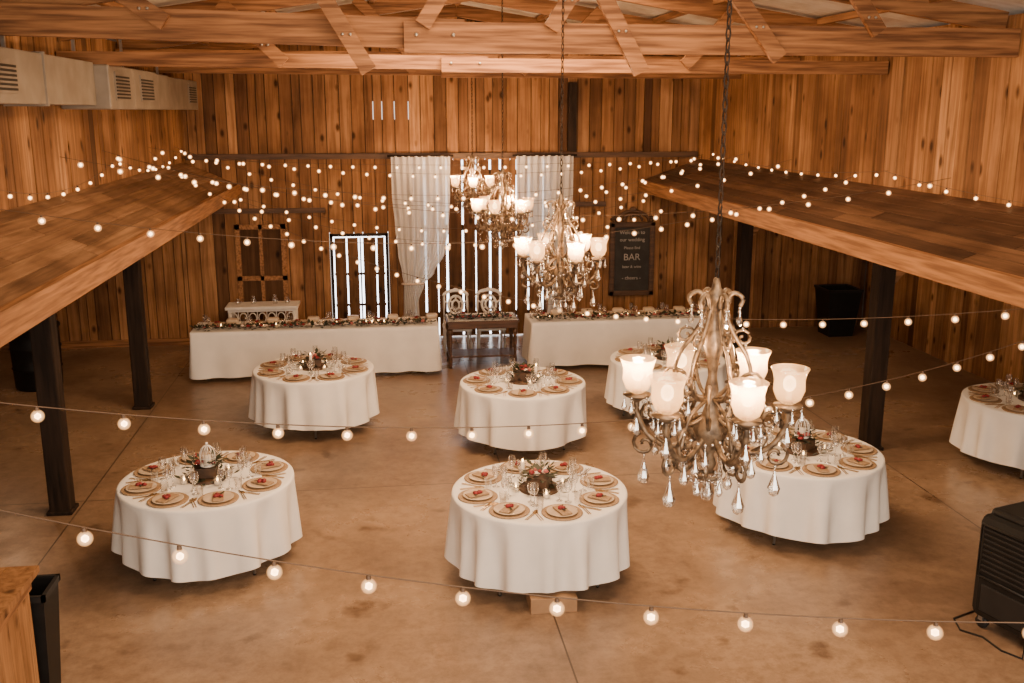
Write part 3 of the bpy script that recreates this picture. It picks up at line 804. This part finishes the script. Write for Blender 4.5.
for sx in (-1, 1):
    for sy in (-1, 1):
        mb.M = Matrix.Translation((sx*.25, sy*.22, .055)) @ Matrix.Rotation(math.pi/2, 4, 'Y')
        mb.lathe([(.001, -.02), (.05, -.02), (.055, 0), (.05, .02), (.001, .02)], (0, 0, 0), M_GREY, 16)
        mb.M = Matrix.Identity(4)
        mb.box((sx*.25-.03, sy*.22-.02, .07), (sx*.25+.03, sy*.22+.02, .11), M_STEEL)
mb.tube([(-.3, -.2, .12), (-.38, -.25, .01), (-.42, -.1, .008), (-.38, .1, .008), (-.45, .25, .008), (-.35, .4, .008), (.2, .45, .008)], .008, M_BLACK, 6)
o = mb.build('portable_air_cooler'); o.location = (4.9, 6.42, 0); o.rotation_euler = (0, 0, .3)

# ------------------------------------------------------------------ chandelier
def spiral(cx, cz, r0, turns, a0, sgn, n=14):
    return [(cx+r0*(1-k/n*.8)*math.cos(a0+sgn*2*math.pi*turns*k/n), cz+r0*(1-k/n*.8)*math.sin(a0+sgn*2*math.pi*turns*k/n)) for k in range(n+1)]
def smooth(pts, n=5):
    out = []
    P = [Vector(p) for p in pts]
    for i in range(len(P)-1):
        p0, p1, p2, p3 = P[max(i-1, 0)], P[i], P[i+1], P[min(i+2, len(P)-1)]
        for k in range(n):
            t = k/n
            out.append(.5*((2*p1)+(-p0+p2)*t+(2*p0-5*p1+4*p2-p3)*t*t+(-p0+3*p1-3*p2+p3)*t**3))
    out.append(P[-1]); return out
def drop(mb, p, l=.07, r=.018):
    mb.lathe([(.001, 0), (.004, -.004), (.003, -.012), (r*.5, -l*.4), (r, -l*.7), (r*.75, -l*.9), (.001, -l)], p, M_CRYS, 8, smooth=False)
    mb.sph((p[0], p[1], p[2]+.008), .008, M_CRYS, 1)
AR_ = .318
def chandelier_mesh():
    mb = MB()
    mb.lathe([(.001, -.36), (.02, -.35), (.035, -.31), (.02, -.27), (.05, -.22), (.075, -.16), (.04, -.1), (.022, -.04), (.03, .02), (.018, .08), (.028, .16), (.05, .22), (.03, .28), (.016, .34), (.03, .4), (.045, .43), (.02, .46), (.012, .5), (.001, .505)], (0, 0, 0), M_IRON, 20)
    drop(mb, (0, 0, -.36), .13, .03)
    N = 6
    for k in range(N):
        a = k*2*math.pi/N+.35; c, s = math.cos(a), math.sin(a)
        T = lambda r, z: (r*c, r*s, z)
        cv = lambda L: [T(p.x, p.y) for p in smooth([Vector((x, z, 0)) for x, z in L])]
        mb.tube(cv(((.03, -.17), (.1, -.23), (.19, -.25), (.27, -.2), (.315, -.11), (AR_, -.05))), .013, M_IRON, 8)
        mb.tube([T(x, z) for x, z in spiral(.17, -.17, .075, 1.3, -1.4, 1)], .010, M_IRON, 6)
        mb.tube([T(x, z) for x, z in spiral(.28, -.25, .055, 1.2, 1.2, -1)], .009, M_IRON, 6)
        mb.tube([T(x, z) for x, z in spiral(.25, -.1, .05, 1.3, -.6, 1)], .008, M_IRON, 6)
        mb.tube(cv(((.21, -.2), (.16, -.08), (.07, -.03), (.03, -.02))), .010, M_IRON, 6)
        mb.tube(cv(((.03, -.02), (.11, .0), (.16, .07), (.14, .17), (.09, .25), (.05, .33), (.04, .39), (.07, .44), (.11, .42), (.1, .385))), .010, M_IRON, 6)
        mb.tube([T(x, z) for x, z in spiral(.17, .06, .05, 1.3, 2.6, -1, 12)], .007, M_IRON, 5)
        mb.tube([T(x, z) for x, z in spiral(.12, .25, .045, 1.3, 3.6, -1, 12)], .007, M_IRON, 5)
        a3 = a+math.pi/N; c3, s3 = math.cos(a3), math.sin(a3)
        mb.tube([(p.x*c3, p.x*s3, p.y) for p in smooth([Vector((x, z, 0)) for x, z in ((.03, -.1), (.1, -.13), (.17, -.08), (.2, .0), (.18, .07), (.14, .06), (.14, .02))])], .009, M_IRON, 6)
        mb.tube([(x*c3, x*s3, z) for x, z in spiral(.12, -.3, .05, 1.3, 2.2, 1, 12)], .008, M_IRON, 5)
        q = T(AR_, 0)
        mb.lathe([(.012, -.06), (.03, -.045), (.058, -.03), (.062, -.024), (.02, -.02), (.022, 0), (.001, .0)], q, M_IRON, 14)
        mb.lathe([(.022, -.02), (.05, .0), (.066, .04), (.064, .085), (.072, .12), (.08, .135), (.077, .135), (.061, .085), (.063, .04), (.047, .003)], q, M_SHADE, 20)
        mb.lathe([(.014, 0), (.013, .035), (.001, .036)], q, M_WAX, 10)
        mb.sph((q[0], q[1], q[2]+.068), .027, M_CBULB, 2, (1, 1, 1.3))
        mb.sph((q[0], q[1], q[2]+.068), .056, M_HALO, 2)  # halo sphere: bulb glow painted as an emissive shell
        for j in range(5):
            t = a+j*1.2566; drop(mb, (q[0]+.056*math.cos(t), q[1]+.056*math.sin(t), -.04), .065, .013)
        drop(mb, T(AR_, -.1), .12, .025)
        drop(mb, T(.28, -.31), .13, .028); drop(mb, T(.18, -.27), .1, .022); drop(mb, T(.1, -.26), .09, .018)
        drop(mb, T(.1, .37), .07, .014); drop(mb, T(.17, 0.01), .08, .016)
        a2 = a+2*math.pi/N
        for j in range(13):
            t = j/12; x0_, z0_ = .1, .36; x1_, z1_ = .29, -.06
            xx = x0_+(x1_-x0_)*t; zz = z0_+(z1_-z0_)*t-.14*math.sin(math.pi*t)
            mb.sph(T(xx, zz), .0085, M_CRYS, 1)
        p0 = Vector(T(.29, -.06)); p1 = Vector((.29*math.cos(a2), .29*math.sin(a2), -.06))
        for j in range(11):
            t = j/10; p = p0.lerp(p1, t); p.z -= .09*math.sin(math.pi*t); mb.sph(p, .0085, M_CRYS, 1)
        pm = p0.lerp(p1, .5); drop(mb, (pm.x, pm.y, -.165), .09, .018)
        for j in range(8):
            t = j/7; mb.sph(T(.2*(1-t)+.02*t, -.26-.12*t-.05*math.sin(math.pi*t)), .008, M_CRYS, 1)
    mb.lathe([(.05, -.36), (.06, -.37), (.05, -.38)], (0, 0, 0), M_IRON, 14)
    for k in range(6): drop(mb, (.055*math.cos(k*1.05), .055*math.sin(k*1.05), -.38), .08, .016)
    return mb
ch_me = None
for i, (cx, cy, cz, rot) in enumerate(((1.39, 3.95, 2.77, 0.3), (1.5, 8.15, 2.78, .4), (1.5, 12.05, 2.78, .8), (1.5, 15.9, 2.8, .1))):
    if ch_me is None:
        o = chandelier_mesh().build('crystal_chandelier'); ch_me = o.data
        o.location = (cx, cy, cz); o.rotation_euler = (0, 0, rot)
    else:
        o = inst(ch_me, 'crystal_chandelier', (cx, cy, cz), rot)
    mb = MB(); L = roofz(cx)-.03-(cz+.5); nl = int(L/.045)
    for k in range(nl):
        z = .5+(k+.5)*L/nl; ax = (k % 2)
        pts = []
        for t in range(9):
            th = t*math.pi/4; w = .010*math.cos(th); h = .028*math.sin(th)
            pts.append((w if ax else 0, 0 if ax else w, z+h))
        mb.tube(pts, .004, M_POST, 5)
    c = mb.build('chain', parent=o)
    for k in (0, 2, 4):
        a = k*2*math.pi/6+.35
        ld = bpy.data.lights.new('lamp', 'POINT'); ld.energy = (20, 48, 70, 70)[i]; ld.color = (1, .57, .28); ld.shadow_soft_size = .025
        lo = bpy.data.objects.new('lamp_%d' % k, ld); COL.objects.link(lo); lo.parent = o
        lo.location = (AR_*math.cos(a), AR_*math.sin(a), .15)

# ------------------------------------------------------------------ string lights
mb = MB()
def strand(p0, p1, sag, sp=.3, r=.030, w=.0024, sub=2):
    p0, p1 = Vector(p0), Vector(p1); L = (p1-p0).length*1.02; n = max(2, int(L/sp)); pts = []
    for k in range(n*2+1):
        t = k/(n*2); p = p0.lerp(p1, t); p.z -= 4*sag*t*(1-t); pts.append(p)
    mb.tube(pts, w, M_WIRE, 4)
    for k in range(n):
        p = pts[2*k+1]
        mb.lathe([(.007, -.002), (.009, -.018)], p, M_WIRE, 6)
        c = (p.x, p.y, p.z-.014-r*.9)
        mb.sph(c, r*.5, M_BULB, 1)
        mb.sph(c, r, M_HALO, sub)  # globe shell with the soft halo put into its emission
wl, wr = XL+.02, XR-.02
strand((wl, 3.4, 3.30), (wr, 2.0, 2.90), .69, .3, .027)
strand((wl, 3.13, 3.50), (wr, 6.3, 2.82), .74, .3, .027)
strand((wr, 4.6, 3.2), (wl, 14.6, 3.4), 1.15, .33)
strand((wl, 6.9, 3.45), (wr, 11.3, 3.2), .55, .36)
strand((wr, 9.3, 3.3), (wl, 12.2, 3.5), .55, .38)
strand((wl, 10.6, 3.5), (wr, 15.0, 3.3), .5, .38, .034)
strand((wl, 12.2, 3.5), (wr, 15.8, 3.3), .75, .36, .034)
strand((wr, 13.2, 3.3), (wl, 16.4, 3.4), .75, .36, .034)
strand((wl, 14.6, 3.45), (wr, 17.0, 3.2), .35, .36, .034)
strand((wl, 16.9, 3.2), (wr, 17.1, 3.15), .12, .36, .036)
strand((wl, 16.9, 2.9), (wr, 16.0, 3.0), .9, .36, .036)
strand((wl, 15.6, 3.1), (wr, 14.5, 3.1), 1.1, .4, .036)
for y in (4, 8.3, 12.6): strand((XL+.05, y, 3.4), (XL+.08, y+4.3, 3.4), .22, .45, .028, .0022, 1)
for y in (4.5, 10.5): strand((XR-.05, y, 3.3), (XR-.1, y+6, 3.3), .14, .5, .028, .0022, 1)
mb.build('string_lights')

# ------------------------------------------------------------------ lights
def area(name, loc, rot, sx, sy, e, col):
    ld = bpy.data.lights.new(name, 'AREA'); ld.shape = 'RECTANGLE'; ld.size = sx; ld.size_y = sy; ld.energy = e; ld.color = col
    o = bpy.data.objects.new(name, ld); COL.objects.link(o); o.location = loc; o.rotation_euler = rot; return o
area('overhead_fill', (1.25, 2.2, 4.95), (math.radians(30), 0, 0), 6, 1.5, 230, (1, .65, .37))  # added warm fill from above, unseen, no fixture there
area('overhead_fill', (1.25, 6.8, 5.15), (0, 0, 0), 2.6, 1.6, 210, (1, .64, .36))
area('overhead_fill', (1.25, 9.8, 5.15), (math.radians(15), 0, 0), 2.6, 1.2, 330, (1, .64, .36))
area('gable_daylight_lamp', (1.25, -1.6, 3.4), (math.radians(82), 0, 0), 8, 2.5, 480, (1, .84, .68))
for x, y in ((7.3, 9), (7.3, 15), (-5.3, 14)):
    ld = bpy.data.lights.new('aisle_fill', 'POINT'); ld.energy = 30; ld.color = (1, .6, .34); ld.shadow_soft_size = .06  # added point fill to brighten the aisle, not an existing lamp
    o = bpy.data.objects.new('aisle_fill', ld); COL.objects.link(o); o.location = (x, y, 2.6)

w = bpy.data.worlds.new('World'); S.world = w; w.use_nodes = True
bg = w.node_tree.nodes['Background']; bg.inputs[0].default_value = (1, .90, .80, 1); bg.inputs[1].default_value = 1.5

# ------------------------------------------------------------------ camera
cd = bpy.data.cameras.new('camera'); cd.lens = 35.02; cd.sensor_width = 36; cd.clip_start = .05; cd.clip_end = 200
cam = bpy.data.objects.new('camera', cd); COL.objects.link(cam)
cam.location = (0, 0, 3.95); cam.rotation_euler = (math.radians(90-13.06), 0, math.radians(-7.63))
S.camera = cam
